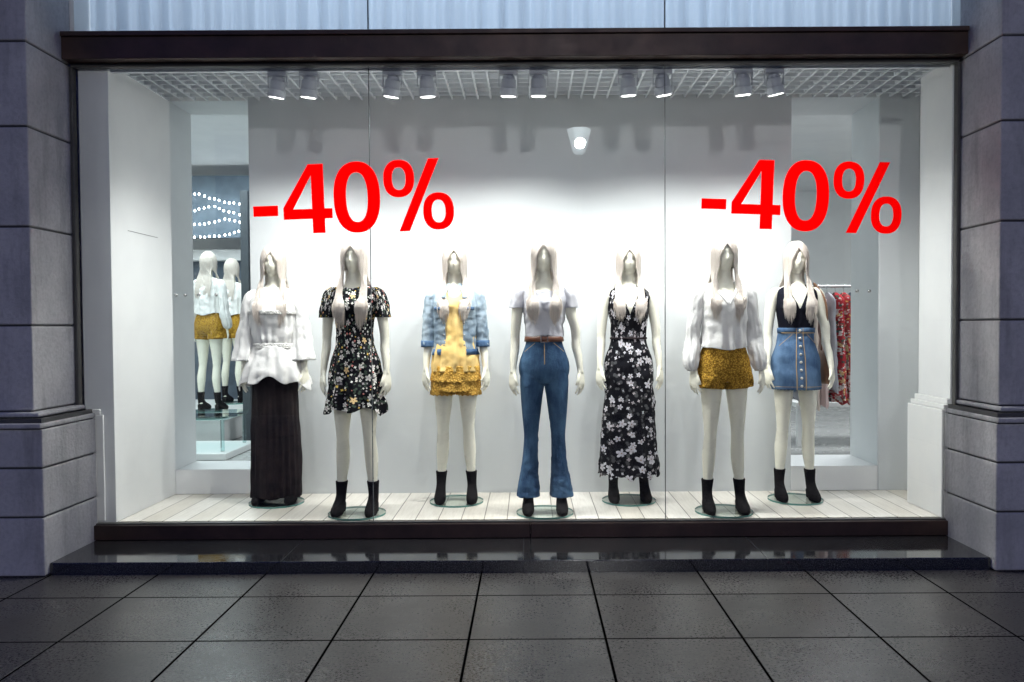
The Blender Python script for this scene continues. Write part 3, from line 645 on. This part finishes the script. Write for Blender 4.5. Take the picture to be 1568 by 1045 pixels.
# ------------------------------------------------------------------ ground
w=MB(); w.box(-2.752,2.637,4.64,5.28,-.05,.070); w.obj('stone_step',M_gran,None,False,.006)
w=MB()
for x in(-1.43,-.04,1.36): w.box(x-.002,x+.002,4.6385,5.12,.0,.0712)
w.obj('step_joints',M_dark,bpy.data.objects['stone_step'])
MB().add([(-60,-2.6,0),(60,-2.6,0),(60,5.9,0),(-60,5.9,0)],[(0,1,2,3)]).obj('pavement',M_pave)
w=MB(); w.box(-60,60,-2.75,-2.6,-.13,.0); w.obj('kerb',M_stone,None,False,.01)
MB().add([(-400,-400,-.13),(400,-400,-.13),(400,400,-.13),(-400,400,-.13)],[(0,1,2,3)]).obj('road',simple('asphalt',(.05,.05,.052),(.035,.035,.037),3,.8,bs=.3,bscale=200))

# ------------------------------------------------------------------ stickers (translucent red window vinyl with an added glow)
N=NT('glowing_red_vinyl'); N.base(N.mix(N.noise(N.co(),4),(.95,.002,.002),(.90,.002,.002))); N.rough(.5); N.spec(.2)
N.b.inputs['Emission Color'].default_value=(1,0,0,1); N.b.inputs['Emission Strength'].default_value=2.4  # emission added to brighten the red; the vinyl is no light source
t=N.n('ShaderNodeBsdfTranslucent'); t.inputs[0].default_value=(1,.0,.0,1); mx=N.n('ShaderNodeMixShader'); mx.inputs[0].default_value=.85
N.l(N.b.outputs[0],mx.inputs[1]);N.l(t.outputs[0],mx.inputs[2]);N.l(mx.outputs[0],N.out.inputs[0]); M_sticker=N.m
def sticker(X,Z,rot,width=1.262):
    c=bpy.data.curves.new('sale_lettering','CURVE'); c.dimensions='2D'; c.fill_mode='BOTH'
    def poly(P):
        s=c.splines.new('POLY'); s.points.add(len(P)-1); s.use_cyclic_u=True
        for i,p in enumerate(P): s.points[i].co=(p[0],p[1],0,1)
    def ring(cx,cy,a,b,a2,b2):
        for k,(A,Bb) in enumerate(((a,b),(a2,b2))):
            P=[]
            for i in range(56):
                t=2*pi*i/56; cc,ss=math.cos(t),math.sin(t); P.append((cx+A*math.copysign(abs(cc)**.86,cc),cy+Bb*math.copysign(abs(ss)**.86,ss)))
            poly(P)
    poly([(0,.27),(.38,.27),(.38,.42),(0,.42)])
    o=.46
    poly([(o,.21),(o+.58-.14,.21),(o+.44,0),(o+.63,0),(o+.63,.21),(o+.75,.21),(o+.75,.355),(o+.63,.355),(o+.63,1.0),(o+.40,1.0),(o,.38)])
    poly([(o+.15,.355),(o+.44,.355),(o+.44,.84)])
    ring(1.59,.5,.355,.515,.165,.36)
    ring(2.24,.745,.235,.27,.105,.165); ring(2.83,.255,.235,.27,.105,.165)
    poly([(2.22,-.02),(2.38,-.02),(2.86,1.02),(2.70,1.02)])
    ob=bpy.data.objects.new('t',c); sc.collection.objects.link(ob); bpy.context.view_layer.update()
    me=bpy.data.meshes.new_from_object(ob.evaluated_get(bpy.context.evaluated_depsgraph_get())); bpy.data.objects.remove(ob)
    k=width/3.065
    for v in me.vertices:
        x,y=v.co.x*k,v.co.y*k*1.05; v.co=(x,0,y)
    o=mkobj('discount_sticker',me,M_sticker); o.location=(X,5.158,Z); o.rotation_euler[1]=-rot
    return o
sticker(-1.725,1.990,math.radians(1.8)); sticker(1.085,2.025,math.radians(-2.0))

# ------------------------------------------------------------------ lights
def lamp(name,ty,loc,energy,color,parent=None,**k):
    l=bpy.data.lights.new(name,ty); l.energy=energy; l.color=color
    for a,v in k.items(): setattr(l,a,v)
    o=bpy.data.objects.new(name,l); sc.collection.objects.link(o); o.location=loc; o.parent=parent; return o
M_house=simple('spot_housing',(.50,.52,.55),(.42,.44,.47),5,.35)
M_lens=emis('lit_lens',(1,.98,.95),6)
for x in(-1.59,-1.39,-.86,-.64,-.12,.07,.64,.86,1.37,1.57):
    e=empty('ceiling_spotlight',(x,5.240,3.035))
    tg=Vector((x*.14+R.uniform(-.2,.2),.30,-1.75)).normalized(); o=Vector((0,.0,-.085))
    h=MB(); a=o-tg*.06; b=o+tg*.075
    h.add(*chain([a,a+tg*.01,a+tg*.03,a+tg*.032,b-tg*.05,b-tg*.048,b],[.022,.038,.040,.046,.048,.055,.056],20)); h.box(-.06,.06,-.02,.02,-.028,-.0)
    for s in(-1,1): h.box(s*.060-.003,s*.060+.003,-.010,.010,-.100,-.02)
    h.obj('housing',M_house,e,False,.002)
    l=MB(); l.add(*chain([b+tg*.001,b+tg*.003],[.045,.045],20)); l.obj('lens',M_lens,e)
    L=lamp('spot_beam','SPOT',b+tg*.02,64,(.985,1.0,.965),e,spot_size=math.radians(122),spot_blend=.85,shadow_soft_size=.03)
    L.rotation_euler=tg.to_track_quat('-Z','Y').to_euler()
def area(name,loc,sx,sy,en,col,rot=(0,0,0)):
    o=lamp(name,'AREA',loc,en,col,shape='RECTANGLE',size=sx,size_y=sy); o.rotation_euler=rot; return o
area('shop_ceiling_panel_light',(-3.7,8.6,3.58),2.2,2.6,160,(.86,.98,1))
area('shop_ceiling_panel_light',(3.4,8.4,3.58),1.8,2.0,150,(.95,.98,1))
area('upper_room_light',(0,6.1,4.24),5.2,.5,60,(.78,.89,1))
# street lamp across the pavement
SLm=empty('street_lamp',(1.02,-6.0,-.13)); w=MB()
w.add(*chain([(0,0,0),(0,0,.6),(0,0,.62),(0,0,4.9)],[.11,.10,.06,.045],16)); w.add(*chain([(0,0,5.45),(0,0,5.5),(0,0,5.62)],[.26,.20,.02],6)); w.obj('pole',M_dark,SLm)
w=MB(); w.add(*chain([(0,0,4.95),(0,0,5.0),(0,0,5.44)],[.08,.13,.24],6)); w.obj('lantern',emis('lantern_glow',(.80,.95,1),7),SLm)
lamp('lantern_light','POINT',(1.02,-5.74,4.98),600,(.97,.96,.95),shadow_soft_size=.10)
# dusk sky + faint last sun
W=bpy.data.worlds.new('World'); sc.world=W; W.use_nodes=True; nt=W.node_tree; bgn=nt.nodes['Background']
sk=nt.nodes.new('ShaderNodeTexSky'); sk.sky_type='NISHITA'; sk.sun_disc=False; sk.sun_elevation=math.radians(1.5); sk.sun_rotation=math.radians(75); sk.ozone_density=10.
nt.links.new(sk.outputs[0],bgn.inputs[0]); bgn.inputs[1].default_value=.29
s=lamp('sun','SUN',(-10,-2,3),.03,(1,.9,.8),angle=math.radians(2)); s.rotation_euler=(math.radians(88.5),0,math.radians(-75))
# ------------------------------------------------------------------ camera
cam=bpy.data.cameras.new('camera'); co=bpy.data.objects.new('camera',cam); sc.collection.objects.link(co); sc.camera=co
cam.sensor_width=36; cam.lens=28.70; cam.shift_x=-.0166; cam.shift_y=.0062; cam.clip_end=1500; cam.clip_start=.05
co.matrix_world=Matrix.Translation((0,0,1.41))@Matrix.Rotation(math.radians(88.5),4,'X')@Matrix.Rotation(math.radians(-.34),4,'Z')
sc.view_settings.view_transform='Standard'; sc.view_settings.look='None'; sc.view_settings.exposure=0
